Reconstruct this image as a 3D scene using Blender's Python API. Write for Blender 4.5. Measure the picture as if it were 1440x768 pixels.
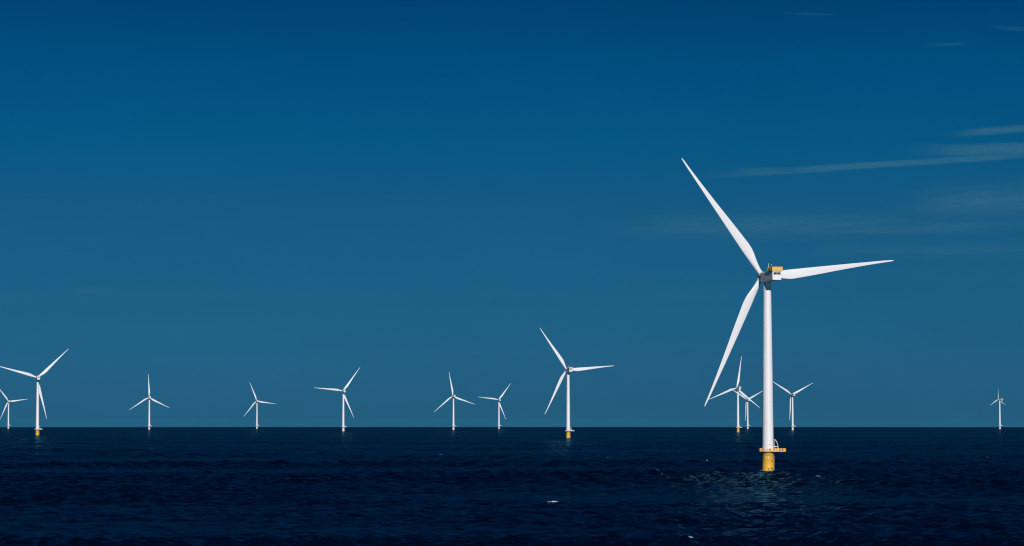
import bpy, bmesh, math, random
import numpy as np
from mathutils import Matrix, Vector

for _o in list(bpy.data.objects):
    bpy.data.objects.remove(_o, do_unlink=True)
SC = bpy.context.scene
COL = SC.collection
R = math.radians

# ------------------------------------------------------------------ camera
REARTH = 7.3e6            # effective earth radius with refraction: far turbines sink behind the horizon
CAMH = 29.8               # deck of the observing vessel above the water
FPX = 3958.0              # focal length in photograph pixels (1440 wide)
PITCH = math.atan(205.3 / FPX)
cam_d = bpy.data.cameras.new('camera')
cam_d.sensor_width = 36.0
cam_d.lens = 36.0 * FPX / 1440.0
cam_d.clip_start = 1.0
cam_d.clip_end = 200000.0
cam = bpy.data.objects.new('camera', cam_d)
COL.objects.link(cam)
cam.location = (0, 0, CAMH)
cam.rotation_euler = (R(90) + PITCH, 0, 0)
SC.camera = cam

# ------------------------------------------------------------------ light
SUN_AZ = R(180 - 10)      # clockwise from +Y (view direction): behind the camera, a little to the right
SUN_EL = R(21)
sun_d = bpy.data.lights.new('sun', 'SUN')
sun_d.energy = 3.5
sun_d.angle = R(0.5)
sun_d.color = (1.0, 0.965, 0.95)
sun = bpy.data.objects.new('sun', sun_d)
COL.objects.link(sun)
to_sun = Vector((math.sin(SUN_AZ) * math.cos(SUN_EL), math.cos(SUN_AZ) * math.cos(SUN_EL), math.sin(SUN_EL)))
sun.rotation_euler = (-to_sun).to_track_quat('-Z', 'Y').to_euler()
sun.location = to_sun * 3000

SC.view_settings.view_transform = 'Standard'
SC.view_settings.look = 'None'
SC.view_settings.exposure = 0.0
SC.view_settings.gamma = 1.0
SC.view_settings.use_curve_mapping = False
SC.cycles.filter_width = 1.2
SC.cycles.max_bounces = 6
SC.cycles.glossy_bounces = 3
SC.cycles.sample_clamp_indirect = 4.0

# ------------------------------------------------------------------ world: sky graded to the deep blue of the day + cirrus
W = bpy.data.worlds.new('World')
SC.world = W
W.use_nodes = True
nt = W.node_tree
nt.nodes.clear()
N = nt.nodes.new
L = nt.links.new

def math_n(op, a, b=None, c=None, clamp=False):
    n = N('ShaderNodeMath'); n.operation = op; n.use_clamp = clamp
    for i, v in enumerate((a, b, c)):
        if v is None: continue
        if isinstance(v, (int, float)): n.inputs[i].default_value = v
        else: L(v, n.inputs[i])
    return n.outputs[0]

out = N('ShaderNodeOutputWorld')
bg = N('ShaderNodeBackground')
bg.inputs['Strength'].default_value = 0.1
L(bg.outputs[0], out.inputs[0])
sky = N('ShaderNodeTexSky')
sky.sky_type = 'NISHITA'
sky.sun_disc = False
sky.sun_elevation = SUN_EL
sky.sun_rotation = SUN_AZ
sky.altitude = 0.0
sky.air_density = 1.0
sky.dust_density = 0.6
sky.ozone_density = 3.0
tc = N('ShaderNodeTexCoord')
sep = N('ShaderNodeSeparateXYZ')
L(tc.outputs['Generated'], sep.inputs[0])
el = math_n('ARCSINE', sep.outputs[2])
az = math_n('ARCTAN2', sep.outputs[0], sep.outputs[1])
#SKYGRADE
ramp = N('ShaderNodeValToRGB')
ramp.color_ramp.interpolation = 'LINEAR'
t = math_n('SQRT', math_n('MAXIMUM', math_n('DIVIDE', el, math.pi / 2), 0.0))
L(t, ramp.inputs[0])
GRADE = [  # elevation in degrees, rgb gain on the sky texture
    (0.0, (.040, .245, .60)), (1.0, (.0275, .180, .470)), (2.0, (.021, .158, .382)), (4.2, (.015, .142, .301)), (5.6, (.0044, .139, .29)),
    (7.1, (.001, .125, .270)), (8.5, (.0005, .098, .214)), (14.0, (0, .098, .215)), (22.0, (0.0, .075, .17)), (35.0, (.0, .06, .13)), (55, (.01, .13, .26)),
    (90.0, (.02, .22, .42)),
]
cr = ramp.color_ramp
while len(cr.elements) > 1: cr.elements.remove(cr.elements[-1])
for i, (e, c) in enumerate(GRADE):
    p = math.sqrt(e / 90.0)
    if i == 0:
        k = cr.elements[0]; k.position = p
    else:
        k = cr.elements.new(p)
    k.color = (c[0], c[1], c[2], 1)
mul = N('ShaderNodeMix'); mul.data_type = 'RGBA'; mul.blend_type = 'MULTIPLY'
mul.inputs['Factor'].default_value = 1.0
L(sky.outputs[0], mul.inputs['A']); L(ramp.outputs[0], mul.inputs['B'])

# thin cirrus: elongated streaks given by azimuth, elevation, tilt, half length, half thickness (radians) and density
def ang(x, y):
    X = (x - 720) / FPX; Y = (384 - y) / FPX
    d = Vector((X, math.cos(PITCH) - Y * math.sin(PITCH), math.sin(PITCH) + Y * math.cos(PITCH))).normalized()
    return math.atan2(d.x, d.y), math.asin(d.z)
comb = N('ShaderNodeCombineXYZ')
L(az, comb.inputs[0]); L(el, comb.inputs[1])
def noise(scale, sx, sy, detail=4.0, rough=0.6):
    mp = N('ShaderNodeMapping'); mp.vector_type = 'POINT'
    mp.inputs['Scale'].default_value = (sx, sy, 1)
    L(comb.outputs[0], mp.inputs[0])
    n = N('ShaderNodeTexNoise'); n.inputs['Scale'].default_value = scale
    n.inputs['Detail'].default_value = detail; n.inputs['Roughness'].default_value = rough
    L(mp.outputs[0], n.inputs['Vector'])
    return n.outputs[0]
n_warp = noise(1.0, 28, 160)
n_fib = noise(1.0, 75, 620, 6.0, 0.68)
el_w = math_n('ADD', el, math_n('MULTIPLY', math_n('SUBTRACT', n_warp, 0.5), 0.005))
el_f = math_n('ADD', el, math_n('MULTIPLY', math_n('SUBTRACT', n_warp, 0.5), 0.0012))
STREAKS = [  # x, y, half length, half thickness, slope, density, fuzzy?
    (1250, 231, 215, 4.2, 0.055, 1.1, 0), (1078, 239, 42, 4, 0.02, 0.6, 0), (1450, 209, 130, 8, 0.0, 1.15, 0), (1410, 183, 62, 5, 0.06, 0.9, 0),
    (1090, 318, 190, 15, 0.0, 0.85, 1), (1420, 283, 130, 20, 0.05, 1.0, 1), (1240, 322, 180, 8, 0.02, 0.8, 1), (1330, 352, 160, 9, 0.0, 0.5, 1),
    (130, 411, 30, 5, 0.0, 0.4, 1), (1140, 20, 34, 1.6, -0.06, 0.22, 0), (1332, 63, 26, 3, 0.0, 0.25, 1), (1425, 40, 26, 3, -0.1, 0.22, 0),
]
tot = None
for (px, py, hl, th, sl, den, fz) in STREAKS:
    a0, e0 = ang(px, py)
    u = math_n('DIVIDE', math_n('SUBTRACT', az, a0), hl / FPX)
    e_ = el_w if fz else el_f
    v = math_n('SUBTRACT', math_n('SUBTRACT', e_, e0), math_n('MULTIPLY', math_n('SUBTRACT', az, a0), sl))
    v = math_n('DIVIDE', v, th / FPX)
    q = math_n('ADD', math_n('POWER', math_n('ABSOLUTE', u), 4.0), math_n('POWER', math_n('ABSOLUTE', v), 2.2 if fz else 5.0))
    m = math_n('MULTIPLY', math_n('EXPONENT', math_n('MULTIPLY', q, -1.0)), den)
    tot = m if tot is None else math_n('MAXIMUM', tot, m)
fib = N('ShaderNodeMapRange'); fib.inputs['From Min'].default_value = 0.32; fib.inputs['From Max'].default_value = 0.62
L(n_fib, fib.inputs['Value'])
fibv = math_n('ADD', math_n('MULTIPLY', fib.outputs[0], 0.75), 0.4)
cl = math_n('MULTIPLY', tot, fibv, clamp=True)
cmix = N('ShaderNodeMix'); cmix.data_type = 'RGBA'
L(cl, cmix.inputs['Factor']); L(mul.outputs['Result'], cmix.inputs['A'])
cmix.inputs['B'].default_value = (0.24, 1.27, 2.30, 1)
n_mot = noise(1.0, 9, 26, 5.0, 0.7)               # faint unevenness of thin haze
mot = math_n('ADD', math_n('MULTIPLY', n_mot, 0.20), 0.90)
vm = N('ShaderNodeVectorMath'); vm.operation = 'SCALE'
L(cmix.outputs['Result'], vm.inputs[0]); L(mot, vm.inputs['Scale'])
L(vm.outputs[0], bg.inputs['Color'])

# ------------------------------------------------------------------ materials
def new_mat(name):
    m = bpy.data.materials.new(name); m.use_nodes = True
    return m, m.node_tree, m.node_tree.nodes['Principled BSDF']

def paint(name, rgb, rough=0.45, var=0.06, dirt=None, dscale=0.35):
    """painted steel / gelcoat: slight uneven tone, faint vertical run-off streaks and fine gloss variation"""
    m, t, p = new_mat(name)
    tcn = t.nodes.new('ShaderNodeTexCoord')
    mp = t.nodes.new('ShaderNodeMapping'); mp.inputs['Scale'].default_value = (1.2, 1.2, 0.12)
    t.links.new(tcn.outputs['Object'], mp.inputs[0])
    n1 = t.nodes.new('ShaderNodeTexNoise'); n1.inputs['Scale'].default_value = dscale; n1.inputs['Detail'].default_value = 6
    t.links.new(mp.outputs[0], n1.inputs['Vector'])
    r = t.nodes.new('ShaderNodeMapRange'); r.inputs['From Min'].default_value = 0.3; r.inputs['From Max'].default_value = 0.7
    t.links.new(n1.outputs[0], r.inputs['Value'])
    mx = t.nodes.new('ShaderNodeMix'); mx.data_type = 'RGBA'
    t.links.new(r.outputs[0], mx.inputs['Factor'])
    d = dirt or tuple(c * (1 - 2 * var) for c in rgb)
    mx.inputs['A'].default_value = (*d, 1); mx.inputs['B'].default_value = (*rgb, 1)
    t.links.new(mx.outputs['Result'], p.inputs['Base Color'])
    r2 = t.nodes.new('ShaderNodeMapRange'); r2.inputs['To Min'].default_value = rough - 0.08; r2.inputs['To Max'].default_value = rough + 0.1
    t.links.new(n1.outputs[0], r2.inputs['Value']); t.links.new(r2.outputs[0], p.inputs['Roughness'])
    return m

M = {}
M['white'] = paint('white_gelcoat', (0.80, 0.785, 0.79), 0.42, 0.03)
M['tower'] = paint('white_tower_paint', (0.80, 0.785, 0.79), 0.45, 0.03)
M['grey'] = paint('grey_paint', (0.45, 0.47, 0.50), 0.5, 0.06)
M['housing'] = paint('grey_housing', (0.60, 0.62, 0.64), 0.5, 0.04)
M['yellow'] = paint('yellow_paint', (0.86, 0.475, 0.038), 0.5, 0.05, (0.80, 0.43, 0.034))
M['dark'] = paint('dark_grille', (0.012, 0.014, 0.018), 0.6, 0.1)
M['steel'] = paint('weathered_steel', (0.13, 0.16, 0.19), 0.5, 0.1)

def water_material():
    """rough wind sea: dark body colour under a sky reflection whose strength levels off at grazing angles, as wave slopes make it do"""
    m, t, p = new_mat('sea_water')
    t.nodes.remove(p)
    nn = t.nodes.new; ln = t.links.new
    o = t.nodes['Material Output']
    tcn = nn('ShaderNodeTexCoord')
    def nz(scale, stretch, detail, rough=0.6):
        mp = nn('ShaderNodeMapping'); mp.inputs['Scale'].default_value = (stretch, 1, 1)
        ln(tcn.outputs['Object'], mp.inputs[0])
        n = nn('ShaderNodeTexNoise'); n.inputs['Scale'].default_value = scale; n.inputs['Detail'].default_value = detail
        n.inputs['Roughness'].default_value = rough
        ln(mp.outputs[0], n.inputs['Vector'])
        return n.outputs[0]
    b = nn('ShaderNodeBump'); b.inputs['Strength'].default_value = 1.0; b.inputs['Distance'].default_value = BUMP
    ln(nz(0.45, 0.6, 3, 0.5), b.inputs['Height'])
    # cat's-paws: wind roughens the skin in patches
    r = nn('ShaderNodeMapRange'); r.inputs['From Min'].default_value = 0.35; r.inputs['From Max'].default_value = 0.65
    r.inputs['To Min'].default_value = 0.05; r.inputs["To Max"].default_value = 0.13
    ln(nz(0.006, 0.3, 4), r.inputs['Value'])
    gl = nn('ShaderNodeBsdfGlossy'); gl.inputs['Color'].default_value = (0.25, 0.70, 0.90, 1)
    ln(r.outputs[0], gl.inputs['Roughness']); ln(b.outputs[0], gl.inputs['Normal'])
    df = nn('ShaderNodeBsdfDiffuse'); df.inputs['Color'].default_value = (0.0003, 0.0015, 0.0045, 1)
    fr = nn('ShaderNodeFresnel'); fr.inputs['IOR'].default_value = 1.33; ln(b.outputs[0], fr.inputs['Normal'])
    d1 = nn('ShaderNodeMath'); d1.operation = 'MULTIPLY_ADD'; d1.inputs[1].default_value = FRK; d1.inputs[2].default_value = 1.0
    ln(fr.outputs[0], d1.inputs[0])
    d0 = nn('ShaderNodeMath'); d0.operation = 'MULTIPLY_ADD'; d0.inputs[1].default_value = 0.99; d0.inputs[2].default_value = 0.01
    ln(fr.outputs[0], d0.inputs[0])
    d3 = nn('ShaderNodeMath'); d3.operation = 'MULTIPLY'; ln(fr.outputs[0], d3.inputs[0]); ln(d0.outputs[0], d3.inputs[1])
    d2 = nn('ShaderNodeMath'); d2.operation = 'DIVIDE'; ln(d3.outputs[0], d2.inputs[0]); ln(d1.outputs[0], d2.inputs[1])
    mx = nn('ShaderNodeMixShader')
    ln(d2.outputs[0], mx.inputs[0]); ln(df.outputs[0], mx.inputs[1]); ln(gl.outputs[0], mx.inputs[2])
    ln(mx.outputs[0], o.inputs['Surface'])
    return m
BUMP, FRK = 0.26, 3.4
M['water'] = water_material()
mf, tf, pf = new_mat('white_foam')
nf = tf.nodes.new('ShaderNodeTexNoise'); nf.inputs['Scale'].default_value = 1.5; nf.inputs['Detail'].default_value = 6
rf = tf.nodes.new('ShaderNodeValToRGB')
rf.color_ramp.elements[0].color = (0.30, 0.42, 0.50, 1); rf.color_ramp.elements[0].position = 0.35
rf.color_ramp.elements[1].color = (0.82, 0.84, 0.85, 1); rf.color_ramp.elements[1].position = 0.6
tf.links.new(nf.outputs[0], rf.inputs[0]); tf.links.new(rf.outputs[0], pf.inputs['Base Color'])
pf.inputs['Roughness'].default_value = 0.8
M['foam'] = mf
mt_, tt_, pt_ = new_mat('thin_foam')
pt_.inputs['Roughness'].default_value = 0.7
nn_ = tt_.nodes.new('ShaderNodeTexNoise'); nn_.inputs['Scale'].default_value = 0.9; nn_.inputs['Detail'].default_value = 5
rr_ = tt_.nodes.new('ShaderNodeValToRGB')
rr_.color_ramp.elements[0].color = (0.004, 0.03, 0.07, 1); rr_.color_ramp.elements[0].position = 0.4
rr_.color_ramp.elements[1].color = (0.10, 0.25, 0.36, 1); rr_.color_ramp.elements[1].position = 0.62
tt_.links.new(nn_.outputs[0], rr_.inputs[0]); tt_.links.new(rr_.outputs[0], pt_.inputs['Base Color'])
M['thin_foam'] = mt_

# ------------------------------------------------------------------ sea: one curved sheet with wind waves
rng = np.random.default_rng(11)
fine = np.radians(np.linspace(-14.0, 14.0, 900))
coarse = np.radians(np.linspace(14.0, 346.0, 260)[1:-1])
AZ = np.concatenate([fine, coarse])
DAZ = np.concatenate([np.full(fine.size, fine[1] - fine[0]), np.full(coarse.size, coarse[1] - coarse[0])])
rad = list(np.geomspace(6.0, 560.0, 45))
while rad[-1] < 11000.0: rad.append(rad[-1] * (1.0 + 0.0018 * max(1.0, rad[-1] / 4500.0) ** 0.6))
while rad[-1] < 48000.0: rad.append(rad[-1] * 1.03)
RAD = np.array(rad); DR = np.gradient(RAD)
NA, NR = AZ.size, RAD.size
rr, aa = np.meshgrid(RAD, AZ, indexing='ij')
X = rr * np.sin(aa); Y = rr * np.cos(aa)
spacing = np.maximum(np.minimum(DR[:, None], 1e9) * np.ones_like(rr), np.minimum(rr * DAZ[None, :], 1e9))
WIND = R(163)             # waves run towards the camera, a little to the right
Z = np.zeros_like(rr)
WAVES = []
NW = 76
for i in range(NW):
    lam = 3.0 * (60.0 / 3.0) ** ((i + rng.random()) / NW)
    th = WIND + rng.normal(0, R(40))
    amp = 0.0245 * lam ** 0.65 * (1.45 if lam < 6.5 else 1.1 if lam < 12 else (12 / lam) ** 1.15)
    WAVES.append((lam, th, amp, rng.random() * 2 * math.pi))
# gusts: slow change of wave height over the surface
gust = np.zeros_like(rr)
for i in range(14):
    lam = 120 * (1500 / 120) ** rng.random(); th = rng.random() * math.pi
    gust += np.sin(2 * math.pi / lam * (X * 0.45 * math.sin(th) + Y * math.cos(th)) + rng.random() * 6.28) / 3.7
gust = np.clip(1.0 + 0.5 * gust, 0.3, 1.9)
for lam, th, amp, ph in WAVES:
    k = 2 * math.pi / lam
    wgt = np.clip((lam / spacing - 1.8) / 2.5, 0, 1)
    rows = np.where(wgt.max(axis=1) > 0)[0]
    if rows.size == 0: continue
    sl = slice(rows[0], rows[-1] + 1)
    s = np.sin(k * (X[sl] * math.sin(th) + Y[sl] * math.cos(th)) + ph)
    Z[sl] += wgt[sl] * amp * (s + 0.18 * s * s) * gust[sl]
Z -= rr ** 2 / (2 * REARTH)
verts = np.stack([X, Y, Z], -1).reshape(-1, 3)
verts = np.concatenate([verts, [[0, 0, -0.0]]])
ii, jj = np.meshgrid(np.arange(NR - 1), np.arange(NA), indexing='ij')
j2 = (jj + 1) % NA
quads = np.stack([ii * NA + jj, (ii) * NA + j2, (ii + 1) * NA + j2, (ii + 1) * NA + jj], -1).reshape(-1, 4)[:, ::-1]
j = np.arange(NA)
tris = np.stack([np.full(NA, NR * NA), (j + 1) % NA, j], -1)
me = bpy.data.meshes.new('sea')
me.vertices.add(len(verts)); me.vertices.foreach_set('co', verts.astype(np.float32).ravel())
loops = np.concatenate([quads.ravel(), tris.ravel()]).astype(np.int32)
me.loops.add(loops.size); me.loops.foreach_set('vertex_index', loops)
npoly = len(quads) + len(tris)
starts = np.concatenate([np.arange(len(quads)) * 4, len(quads) * 4 + np.arange(len(tris)) * 3]).astype(np.int32)
me.polygons.add(npoly); me.polygons.foreach_set('loop_start', starts)
me.polygons.foreach_set('use_smooth', np.ones(npoly, dtype=bool))
me.update(calc_edges=True); me.validate()
me.materials.append(M['water'])
sea = bpy.data.objects.new('sea', me); COL.objects.link(sea)
sea['kind'] = 'structure'
ZG = Z.copy(); ZF = fine.size
del rr, aa, X, Y, Z, spacing, gust, verts, quads

# ------------------------------------------------------------------ mesh builder
class MB:
    def __init__(s): s.v = []; s.f = []; s.sm = []
    def add(s, v, f, smooth=False):
        o = len(s.v); s.v += [tuple(p) for p in v]; s.f += [tuple(i + o for i in q) for q in f]; s.sm += [smooth] * len(f)
    def box(s, x0, x1, y0, y1, z0, z1, bev=0.0):
        if bev <= 0:
            v = [(x, y, z) for z in (z0, z1) for y in (y0, y1) for x in (x0, x1)]
            f = [(0, 2, 3, 1), (4, 5, 7, 6), (0, 1, 5, 4), (2, 6, 7, 3), (0, 4, 6, 2), (1, 3, 7, 5)]
            s.add(v, f); return
        b = bmesh.new()
        mat = Matrix.Translation(((x0 + x1) / 2, (y0 + y1) / 2, (z0 + z1) / 2)) @ Matrix.Diagonal((x1 - x0, y1 - y0, z1 - z0, 1))
        bmesh.ops.create_cube(b, size=1.0, matrix=mat)
        bmesh.ops.bevel(b, geom=b.edges[:], offset=bev, segments=3, affect='EDGES', profile=0.5)
        b.verts.index_update()
        s.add([v.co[:] for v in b.verts], [[v.index for v in f.verts] for f in b.faces], False)
        b.free()
    def lathe(s, prof, n=40, axis='z', smooth=True, cap=True):
        v = []
        for (r, h) in prof:
            for k in range(n):
                a = 2 * math.pi * k / n
                c, d = r * math.cos(a), r * math.sin(a)
                v.append((c, d, h) if axis == 'z' else (c, h, -d))
        f = []
        for i in range(len(prof) - 1):
            for k in range(n):
                f.append((i * n + k, i * n + (k + 1) % n, (i + 1) * n + (k + 1) % n, (i + 1) * n + k))
        s.add(v, f, smooth)
        if cap:
            o = len(prof) - 1
            s.add(v[:n], [tuple(range(n))[::-1]]); s.add(v[o * n:], [tuple(range(n))])
    def tube(s, pts, r, n=8):
        pts = [Vector(p) for p in pts]; v = []; f = []
        for i, p in enumerate(pts):
            d = (pts[min(i + 1, len(pts) - 1)] - pts[max(i - 1, 0)]).normalized()
            a = d.cross(Vector((0, 0, 1))) if abs(d.z) < 0.95 else d.cross(Vector((1, 0, 0)))
            a.normalize(); b = d.cross(a)
            for k in range(n):
                t = 2 * math.pi * k / n
                v.append(p + (a * math.cos(t) + b * math.sin(t)) * r)
        for i in range(len(pts) - 1):
            for k in range(n):
                f.append((i * n + k, i * n + (k + 1) % n, (i + 1) * n + (k + 1) % n, (i + 1) * n + k))
        s.add(v, f, True)
        s.add(v[:n], [tuple(range(n))[::-1]]); s.add(v[-n:], [tuple(range(n))])
    def prism(s, poly, z0, z1):
        n = len(poly)
        v = [(x, y, z0) for x, y in poly] + [(x, y, z1) for x, y in poly]
        f = [tuple(range(n))[::-1], tuple(range(n, 2 * n))] + [(i, (i + 1) % n, n + (i + 1) % n, n + i) for i in range(n)]
        s.add(v, f)
    def mesh(s, name, mat):
        m = bpy.data.meshes.new(name)
        m.from_pydata(s.v, [], s.f); m.update()
        b = bmesh.new(); b.from_mesh(m); bmesh.ops.recalc_face_normals(b, faces=b.faces); b.to_mesh(m); b.free()
        m.polygons.foreach_set('use_smooth', s.sm)
        m.materials.append(mat)
        return m
    def build(s, name, mat, parent=None):
        o = bpy.data.objects.new(name, s.mesh(name, mat)); COL.objects.link(o)
        if parent: o.parent = parent
        return o

# ------------------------------------------------------------------ the turbine (local +Y points upwind, away from the camera)
HUBZ, OVER, TILT = 112.0, 9.0, R(4)
DECK = 12.0

def blade_mesh():
    prof_r = [1.6, 2.5, 4, 6.5, 9.5, 13, 16, 18.5, 21, 25, 30, 36, 42, 48, 54, 60, 66, 71, 75, 78, 80, 81.2, 81.9]
    cr_ = np.interp
    ch = lambda r: float(cr_(r, [1, 4, 8, 13, 16, 18.5, 21, 34, 45, 57, 67, 76, 80, 82], [2.9, 2.9, 3.6, 4.85, 5.35, 5.5, 5.35, 4.35, 3.35, 2.35, 1.6, 1.05, 0.75, 0.25]))
    th = lambda r: float(cr_(r, [1, 4, 9, 18, 35, 82], [1.0, 0.97, 0.62, 0.36, 0.25, 0.18]))
    tw = lambda r: R(float(cr_(r, [0, 6, 18, 40, 82], [15, 14, 10, 4, 0])))
    le = lambda r: float(cr_(r, [1, 4, 18, 50, 76, 82], [-1.45, -1.45, -1.5, -1.05, -0.55, -0.2]))
    n = 28; v = []
    for r in prof_r:
        c, tk, a, l = ch(r), th(r), tw(r), le(r)
        bend = 1.5 * (r / 82.0) ** 2.2
        w = min(1.0, max(0.0, (r - 4) / 12.0))          # circle -> aerofoil
        for k in range(n):
            q = 2 * math.pi * k / n
            u = 0.5 - 0.5 * math.cos(q)                   # 0 at leading edge
            yc = 0.5 * math.sin(q)
            env = 2.6 * (0.2969 * math.sqrt(u) - 0.126 * u - 0.3516 * u * u + 0.2843 * u ** 3 - 0.1015 * u ** 4) / 0.26 * 0.5
            ya = (1 if q < math.pi else -1) * env * 0.385
            y = ((1 - w) * yc + w * ya) * tk * c
            x = l + u * c
            px = x * math.cos(a) + y * math.sin(a)
            py = -x * math.sin(a) + y * math.cos(a)
            v.append((px, py + bend, r))
    m = MB(); f = []
    for i in range(len(prof_r) - 1):
        for k in range(n):
            f.append((i * n + k, i * n + (k + 1) % n, (i + 1) * n + (k + 1) % n, (i + 1) * n + k))
    m.add(v, f, True)
    m.add(v[:n], [tuple(range(n))[::-1]]); m.add(v[-n:], [tuple(range(n))])
    return m

def rail_lines(m, poly, z0, h, r=0.05, step=1.6, closed=True, levels=(0.36, 0.68, 1.0)):
    n = len(poly)
    for i in range(n if closed else n - 1):
        a, b = Vector((*poly[i], 0)), Vector((*poly[(i + 1) % n], 0))
        for lv in levels:
            z = z0 + h * lv
            m.tube([(a.x, a.y, z), (b.x, b.y, z)], r, 6)
        k = max(1, int(round((b - a).length / step)))
        for j in range(k):
            p = a.lerp(b, j / k)
            m.tube([(p.x, p.y, z0), (p.x, p.y, z0 + h)], r, 6)
        if not closed and i == n - 2:
            m.tube([(b.x, b.y, z0), (b.x, b.y, z0 + h)], r, 6)
    
def make_turbine():
    root = bpy.data.objects.new('wind_turbine', None); COL.objects.link(root)
    root.empty_display_size = 10
    # --- foundation
    m = MB(); m.lathe([(3.3, -8), (3.3, 3.0), (3.3, 11.3), (3.36, 11.32), (3.36, 11.58)], 48)
    tp = m.build('transition_piece', M['yellow'], root)
    # small white marks of the position number, too far off to read
    for (dx, z, w, h) in ((-1.85, 8.3, .34, .5), (-1.0, 8.75, .4, .34), (-1.0, 7.9, .4, .34), (-0.1, 8.3, .42, 1.0)):
        a0, a1 = math.asin((dx - w / 2) / 3.3), math.asin((dx + w / 2) / 3.3)
        arc = [(3.34 * math.sin(a), -3.34 * math.cos(a)) for a in np.linspace(a0, a1, 4)]
        inn = [(3.29 * math.sin(a), -3.29 * math.cos(a)) for a in np.linspace(a1, a0, 4)]
        m = MB(); m.prism(arc + inn, z - h / 2, z + h / 2)
        m.build('marking', M['white'], tp)
    for (dx, z, w, h) in ((1.85, 6.2, .5, .9), (1.65, 2.2, .8, .75), (0.1, 1.9, .55, .6), (2.4, 1.6, .45, .5), (-.25, 1.4, .5, .6)):
        a0, a1 = math.asin((dx - w / 2) / 3.3), math.asin((dx + w / 2) / 3.3)
        arc = [(3.42 * math.sin(a), -3.42 * math.cos(a)) for a in np.linspace(a0, a1, 4)]
        inn = [(3.28 * math.sin(a), -3.28 * math.cos(a)) for a in np.linspace(a1, a0, 4)]
        m = MB(); m.prism(arc + inn, z - h / 2, z + h / 2)
        m.build('anode_bracket', M['dark'], tp)
    m = MB()                                              # boat landing: two fender tubes and a ladder on the right, rear side
    for s in (-0.9, 0.9):
        m.tube([(3.25, 2.2 + s, 9.2), (3.75, 2.2 + s, 8.8), (3.75, 2.2 + s, -3.0)], 0.16, 8)
        m.tube([(2.6, 2.0 + s * .7, 4.5), (3.75, 2.2 + s, 4.5)], 0.12, 6)
    for z in np.arange(-1.5, 11.4, 0.6):
        m.tube([(3.6, 1.9, z), (3.6, 2.5, z)], 0.03, 5)
    for s in (-.3, .3): m.tube([(3.6, 2.2 + s, -2), (3.6, 2.2 + s, 11.6)], 0.05, 6)
    m.build('boat_landing', M['steel'], root)
    # --- work platform with lay-down area to the right
    poly = [(-5.0, -2.2), (-2.4, -4.9), (2.6, -4.9), (9.6, -4.2), (9.9, -3.6), (9.9, 3.4), (9.3, 4.0), (2.6, 4.9), (-2.4, 4.9), (-5.0, 2.2)]
    m = MB(); m.prism(poly, DECK - 0.42, DECK)
    for s in (-1, 1):
        m.box(-4.2, 9.0, s * 1.6 - .12, s * 1.6 + .12, DECK - .7, DECK - .41)
    wp = m.build('work_platform', M['yellow'], root)
    m = MB()
    ins = [(x * .985, y * .985) for x, y in poly]
    rail_lines(m, ins, DECK, 1.25, 0.065, 1.5)
    m.build('railing', M['yellow'], wp)
    m = MB(); m.box(-4.75, -3.5, -1.9, 1.9, DECK + .005, DECK + 1.45, .06)
    m.build('storage_box', M['yellow'], wp)
    m = MB(); m.box(3.7, 6.4, 0.3, 3.6, DECK + .005, DECK + 1.5, .06)
    m.build('storage_box', M['yellow'], wp)
    m = MB(); m.box(7.0, 7.9, -1.0, 1.6, DECK + .005, DECK + 1.3, .05)
    m.build('control_cabinet', M['grey'], wp)
    m = MB(); m.box(8.4, 9.6, -3.0, 2.6, DECK + .005, DECK + 1.45, .06)
    m.build('storage_box', M['yellow'], wp)
    m = MB(); m.box(.5, 1.3, -4.55, -3.95, DECK + .005, DECK + 1.5, .05)
    m.build('gate_post', M['yellow'], wp)
    # --- davit crane
    m = MB()
    arc = [(5.4, -1.6, DECK), (5.5, -1.6, 14.2), (5.3, -1.6, 15.6), (4.9, -1.6, 16.8), (4.3, -1.6, 17.8), (3.5, -1.6, 18.6)]
    m.tube(arc, 0.17, 10)
    m.tube([(5.5, -1.6, 14.0), (4.6, -1.6, 14.4), (3.5, -1.6, 14.6)], 0.15, 8)
    m.tube([(3.6, -1.6, 18.5), (3.6, -1.6, 14.7)], 0.07, 6)
    m.box(3.3, 4.0, -1.9, -1.3, 14.0, 14.7, .08)
    m.build('davit_crane', M['white'], root)
    # --- tower
    m = MB()
    prof = [(3.55, DECK + .01), (3.55, DECK + .35), (3.22, DECK + .36)]
    for z in np.linspace(DECK + .5, 107.6, 34):
        t = (z - DECK) / (109.0 - DECK)
        rad_ = 3.2 - 0.42 * min(1, t / .45) if t < .45 else 2.78 - (t - .45) / .55 * .66
        prof.append((rad_, z))
    m.lathe(prof, 64)
    for z in (38.0, 72.0):                                # flange rings where the sections are bolted
        t = (z - DECK) / (109.0 - DECK)
        rad_ = 3.2 - 0.42 * min(1, t / .45) if t < .45 else 2.78 - (t - .45) / .55 * .66
        m.lathe([(rad_ + .012, z - .12), (rad_ + .035, z - .1), (rad_ + .035, z + .1), (rad_ + .012, z + .12)], 64, cap=False)
    tw = m.build('tower', M['tower'], root)
    m = MB()
    a0, a1 = math.asin(.45 / 3.2), math.asin(1.2 / 3.2)
    arc = [(3.24 * math.sin(a), -3.24 * math.cos(a)) for a in np.linspace(a0, a1, 4)]
    inn = [(3.1 * math.sin(a), -3.1 * math.cos(a)) for a in np.linspace(a1, a0, 4)]
    m.prism(arc + inn, 15.2, 15.8)
    m.build('sign_plate', M['grey'], tw)
    # --- nacelle
    z0, z1 = HUBZ - 3.95, HUBZ + 1.15
    m = MB()
    sect = [(-15.9, 2.55, z0 + .1, z1), (-15.6, 2.7, z0, z1), (-4.0, 2.75, z0 - .15, z1 + .05), (3.0, 2.7, z0 - .15, z1), (4.6, 2.45, z0 + .2, z1 - .25), (5.4, 2.0, z0 + .7, z1 - .7)]
    v = []; f = []; n = 8
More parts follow.
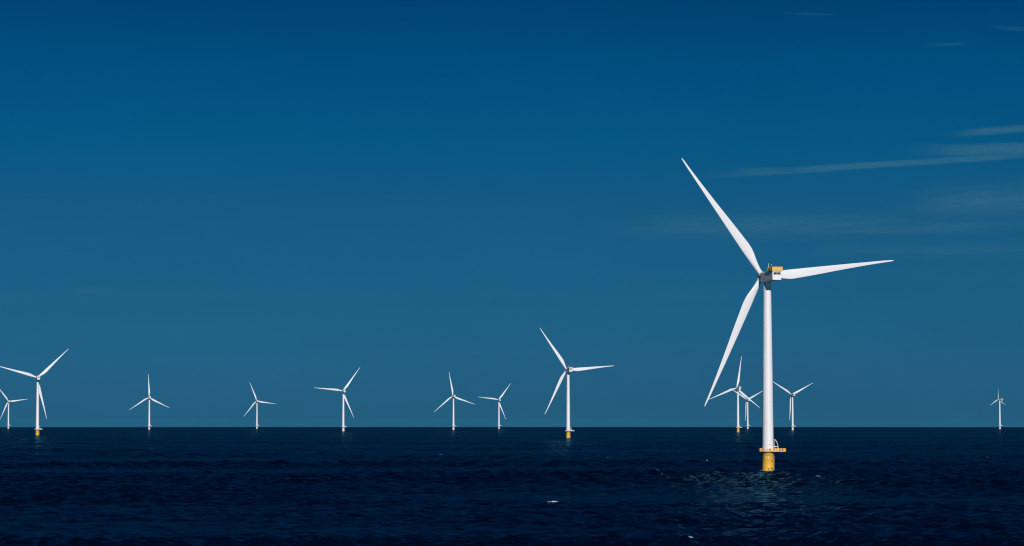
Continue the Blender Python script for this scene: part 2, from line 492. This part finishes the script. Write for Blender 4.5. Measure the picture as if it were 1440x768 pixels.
    for (y, hw, a, b) in sect:
        c = .35
        for x, z in ((-hw, a + c), (-hw + c, a), (hw - c, a), (hw, a + c), (hw, b - c), (hw - c, b), (-hw + c, b), (-hw, b - c)):
            v.append((x, y, z))
    for i in range(len(sect) - 1):
        for k in range(n): f.append((i * n + k, i * n + (k + 1) % n, (i + 1) * n + (k + 1) % n, (i + 1) * n + k))
    f.append(tuple(range(n))[::-1]); f.append(tuple(range((len(sect) - 1) * n, len(sect) * n)))
    m.add(v, f)
    m.lathe([(1.6, 5.3 - 1.0), (1.6, OVER - 1.5)], 32, 'y')
    m.lathe([(2.28, z0 - .55), (2.28, z0 + .1)], 40)
    na = m.build('nacelle', M['white'], root)
    for s in (-1, 1):
        m = MB(); m.box(s * 1.08 - .98, s * 1.08 + .98, -15.96, -15.8, z1 - 2.05, z1 - .75)
        m.build('air_vent', M['dark'], na)
    # --- hoist platform
    pz = z1 + .28
    m = MB(); m.box(-3.25, 3.25, -16.75, -9.10, pz - .3, pz)
    for y in (-15.70, -11.10):
        for s in (-2.2, 2.2): m.box(s - .12, s + .12, y - .12, y + .12, z1 - .05, pz - .29)
    hp = m.build('hoist_platform', M['grey'], root)
    m = MB()
    # close-meshed yellow panels round the landing area, open rails along the left side
    for (x0, x1, y0, y1) in ((-3.15, 3.15, -16.65, -16.58), (3.08, 3.15, -16.59, -9.20), (-3.1, 3.1, -9.30, -9.23)):
        m.box(x0, x1, y0, y1, pz - .02, pz + 2.0)
    rail_lines(m, [(-3.12, -16.50), (-3.12, -9.20)], pz - .02, 2.0, .13, 2.4, False, (.35, .85))
    for x in np.arange(-3.0, 3.1, 1.0): m.tube([(x, -16.68, pz - .02), (x, -16.68, pz + 2.1)], .07, 6)
    m.build('railing', M['yellow'], hp)
    m = MB(); m.box(-2.75, -1.9, -16.30, -9.50, pz + .004, pz + 1.95, .08)  # plain dark box filling the space behind the open left rails
    m.build('dark_box', M['dark'], hp)
    # --- weather mast
    m = MB(); m.tube([(-2.4, -9.00, z1 - .1), (-2.4, -9.00, z1 + 4.6)], .13, 8)
    m.tube([(-2.4, -9.00, z1 + 2.9), (-1.4, -10.90, z1 + 3.0), (-1.4, -10.90, z1 + 3.6)], .07, 8)
    m.lathe([(.1, 0), (.35, .2), (.1, .4)], 10)
    m.v = [(x - 1.4, y - 10.9, z + z1 + 3.5) if z < 60 else (x, y, z) for x, y, z in m.v]
    m.build('weather_mast', M['white'], root)
    # --- hub
    m = MB()
    m.lathe([(1.5, OVER - 2.0), (1.95, OVER - 1.7), (2.15, OVER - .6), (2.15, OVER + .9), (1.95, OVER + 2.0), (1.45, OVER + 2.9), (.8, OVER + 3.5), (.05, OVER + 3.75)], 40, 'y')
    hv = [(x, y, z + HUBZ) for x, y, z in m.v]; m.v = hv
    m.build('hub', M['grey'], root)
    # nacelle neck was built round the axis at z = 0 as well: lift it
    me_ = na.data
    for vv in me_.vertices:
        if vv.co.z < 60: vv.co.z += HUBZ - 1.0
    bm_ = blade_mesh()
    bl = []
    for k in range(3):
        if k == 0: b = bm_.build('blade', M['white'], root)
        else:
            b = bl[0].copy(); COL.objects.link(b); b.parent = root
        bl.append(b)
    return root

YAWING = ('nacelle', 'hoist_platform', 'weather_mast', 'hub')
def kind_of(o): return o.name.split('.')[0]

def copy_turbine(src):
    r = src.copy(); COL.objects.link(r)
    for ch in list(src.children):
        c = ch.copy(); COL.objects.link(c); c.parent = r
        for g in list(ch.children):
            d = g.copy(); COL.objects.link(d); d.parent = c
    return r

def pose(root, yaw, phase, blade_scale=1.0, feather=0.0):
    """yaw: heading of the upwind axis, clockwise from +Y; phase: angle of the first blade seen from behind"""
    rz = Matrix.Rotation(-yaw, 4, 'Z')
    k = 0
    for ch in root.children:
        n = kind_of(ch)
        tl = Matrix.Translation((0, OVER, HUBZ)) @ Matrix.Rotation(TILT, 4, 'X')
        if n == 'hub': ch.matrix_local = rz @ tl @ Matrix.Translation((0, -OVER, -HUBZ))
        elif n in YAWING: ch.matrix_local = rz
        elif n == 'blade':
            a = R(phase + 120 * k); k += 1
            ch.matrix_local = (rz @ tl @ Matrix.Rotation(math.pi / 2 - a, 4, 'Y')
                               @ Matrix.Rotation(feather, 4, 'Z') @ Matrix.Diagonal((blade_scale, blade_scale, blade_scale, 1)))

def solve(px, py, yaw):
    """hub pixel in the photograph -> foot of the tower on the curved sea"""
    X = (px - 720) / FPX; Y = (384 - py) / FPX
    d = Vector((X, math.cos(PITCH) - Y * math.sin(PITCH), math.sin(PITCH) + Y * math.cos(PITCH)))
    hor = math.hypot(d.x, d.y); te = d.z / hor
    A, B, Cc = 1 / (2 * REARTH), te, -(HUBZ - CAMH)
    dist = (-B + math.sqrt(B * B - 4 * A * Cc)) / (2 * A)
    hx, hy = d.x / hor * dist, d.y / hor * dist
    x, y = hx - math.sin(yaw) * OVER, hy - math.cos(yaw) * OVER
    return x, y, -(x * x + y * y) / (2 * REARTH), dist

WINDYAW = R(-15.0)
GROUP = 'wind turbines of the offshore wind farm'
TURBINES = [  # hub pixel, phase, yellow foot?, yaw, blade scale, feather, label
    (1071.2, 387.0, 6.7, 1, WINDYAW, 1, 0, 'large white wind turbine in the foreground on a yellow base, by far the biggest'),
    (796.8, 519.6, 4.4, 1, WINDYAW, 1, 0, 'mid-sized white wind turbine on a yellow base, left of the big foreground one'),
    (52.6, 531.2, 43.5, 1, WINDYAW, 1, 0, 'white wind turbine on a yellow base near the left edge, lowest blade beside its tower'),
    (1036.0, 545.7, 81.5, 1, WINDYAW, 1, 0, 'white distant turbine beside the lowest blade tip of the big one, one blade upright'),
    (482.0, 549.8, 53.8, 0, WINDYAW, 1, 0, 'lone white distant turbine with one blade lying level to the left and one raised right'),
    (1113.0, 554.9, 27.0, 0, WINDYAW, 1, 0, 'small white distant turbine just right of the big tower, blades in a Y'),
    (636.8, 557.0, 100.0, 0, WINDYAW, 1, 0, 'small white distant turbine, left of a close pair, one blade almost upright'),
    (209.6, 558.8, 92.7, 0, WINDYAW, 1, 0, 'small white distant turbine on the left with one blade straight up, upside-down Y'),
    (1050.2, 562.1, 27.5, 0, WINDYAW, 1, 0, 'tiny white turbine crossed by the blade of another, just left of the big tower'),
    (700.8, 562.2, 52.5, 0, WINDYAW, 1, 0, 'tiny white distant turbine, right of a close pair, one blade level to the left'),
    (1403.6, 561.8, 91.0, 0, R(-30), 0.55, R(20), 'tiny lone turbine near the right edge with short thin blades'),
    (360.9, 563.8, 111.0, 0, WINDYAW, 1, 0, 'tiny white distant turbine with one blade leaning up left, between two other lone ones'),
    (11.8, 564.4, 6.5, 0, WINDYAW, 1, 0, 'tiny white turbine cut by the left edge, left of one with a yellow base'),
]
proto = make_turbine()
for i, (px, py, ph, yel, yaw, bs, fe, label) in enumerate(TURBINES):
    t = proto if i == 0 else copy_turbine(proto)
    x, y, z, dist = solve(px, py, yaw)
    t.location = (x, y, z)
    pose(t, yaw, ph, bs, fe)
    t['label'] = label; t['category'] = 'wind turbine'; t['group'] = GROUP
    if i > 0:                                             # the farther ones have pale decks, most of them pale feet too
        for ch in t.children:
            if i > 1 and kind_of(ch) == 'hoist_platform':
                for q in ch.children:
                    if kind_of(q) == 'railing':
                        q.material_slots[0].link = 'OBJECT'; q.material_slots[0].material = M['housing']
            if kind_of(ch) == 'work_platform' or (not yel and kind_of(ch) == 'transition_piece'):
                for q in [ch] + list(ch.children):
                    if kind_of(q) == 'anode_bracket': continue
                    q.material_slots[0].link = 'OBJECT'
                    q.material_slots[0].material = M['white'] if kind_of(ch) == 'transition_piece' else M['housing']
    print('turbine', i, round(x), round(y), round(z, 1), round(FPX / dist, 3))

# ------------------------------------------------------------------ whitecaps: low ragged mounds of foam on the wave crests
def water_point(px, py):
    X = (px - 720) / FPX; Y = (384 - py) / FPX
    d = Vector((X, math.cos(PITCH) - Y * math.sin(PITCH), math.sin(PITCH) + Y * math.cos(PITCH)))
    hor = math.hypot(d.x, d.y); te = -d.z / hor
    A, B, Cc = 1 / (2 * REARTH), -te, CAMH
    dist = (-B - math.sqrt(max(0, B * B - 4 * A * Cc))) / (2 * A)
    return Vector((d.x / hor * dist, d.y / hor * dist, 0)), dist
def sea_z(x, y):
    r, a = math.hypot(x, y), math.atan2(x, y)
    i = int(np.clip(np.searchsorted(RAD, r), 1, NR - 1)); j = int(np.clip(np.searchsorted(fine, a), 1, ZF - 1))
    u = (r - RAD[i - 1]) / (RAD[i] - RAD[i - 1]); v = (a - fine[j - 1]) / (fine[j] - fine[j - 1])
    q = ZG[i - 1:i + 1, j - 1:j + 1]
    return float((q[0, 0] * (1 - v) + q[0, 1] * v) * (1 - u) + (q[1, 0] * (1 - v) + q[1, 1] * v) * u)
def crest(x, y, reach=9.0):
    return max(((sea_z(x, y + d) - abs(d) * .01, y + d) for d in np.arange(-reach, reach + .1, .75)))[1]
def foam_mound(m, x, y, length, height, depth, rnd):
    n, k = 15, 7
    v = []; f = []
    ph = rnd.random() * 6
    for i in range(n):
        u = i / (n - 1) * 2 - 1
        env = max(0.0, 1 - u * u) ** .35 * (0.75 + 0.25 * math.sin(u * 7 + ph)) * rnd.uniform(.7, 1.0)
        cy = 0.25 * depth * math.sin(u * 3 + ph)
        z = sea_z(x + u * length / 2, y + cy)
        for q in range(k):
            a = math.pi * q / (k - 1)
            v.append((x + u * length / 2, y + cy + math.cos(a) * depth * .5 * (0.25 + env), z - .2 + math.sin(a) * (height + .25) * env * rnd.uniform(.75, 1.1)))
    for i in range(n - 1):
        for q in range(k - 1):
            f.append((i * k + q, i * k + q + 1, (i + 1) * k + q + 1, (i + 1) * k + q))
    f.append(tuple(range(k))); f.append(tuple(range((n - 1) * k, n * k)))
    m.add(v, f, True)
rnd = random.Random(5)
m = MB()
BIG = [(778, 708.6, 9, 1.7), (773, 709.2, 8, .9), (782, 709.2, 7, .8), (1153, 673.5, 7, 1.1), (1150, 674.2, 4, .7), (973, 767, 8, 1.4), (995, 648.5, 3, .7)]
FAINT = [(923, 668.5, 8, .5), (1021, 662.5, 4, .5), (620, 640.5, 6, .6), (626, 664, 3.5, .7), (645, 674, 4, .5), (835, 717, 5, .6), (1391, 645, 4, .6),
         (1290, 730, 4, .6), (1329, 725, 3, .5), (35, 712, 4, .5), (212, 632.5, 3, .5), (855, 646, 3, .5), (812, 656, 3, .5), (7, 738, 4, .6), (575, 739, 5, .5), (1430, 762, 5, .5)]
def whitecaps(name, spots, mat):
    m = MB()
    for (px, py, w, h) in spots:
        p, d = water_point(px, py)
        s = d / FPX
        foam_mound(m, p.x, crest(p.x, p.y), w * s, h * s * 1.2, max(1.0, w * s * .5), rnd)
    o = m.build(name, mat); o['kind'] = 'stuff'
whitecaps('whitecap_foam', BIG, M['foam'])
whitecaps('thin_whitecap_foam', FAINT, M['thin_foam'])
# wash round the foot of the big pile and thin broken foam drifting past it
m = MB()
t0 = proto.location
for k in range(26):
    a = rnd.uniform(0, 2 * math.pi)
    foam_mound(m, t0.x + 3.5 * math.cos(a) - .5, t0.y + 3.6 * math.sin(a), rnd.uniform(1.2, 2.8), rnd.uniform(.2, .5), rnd.uniform(.8, 1.8), rnd)
for k in range(6):
    foam_mound(m, t0.x + rnd.uniform(-5, 6), t0.y - rnd.uniform(4, 60), rnd.uniform(1.5, 4.5), rnd.uniform(.12, .3), rnd.uniform(1, 2), rnd)
fo = m.build('wash_foam', M['thin_foam']); fo['kind'] = 'stuff'
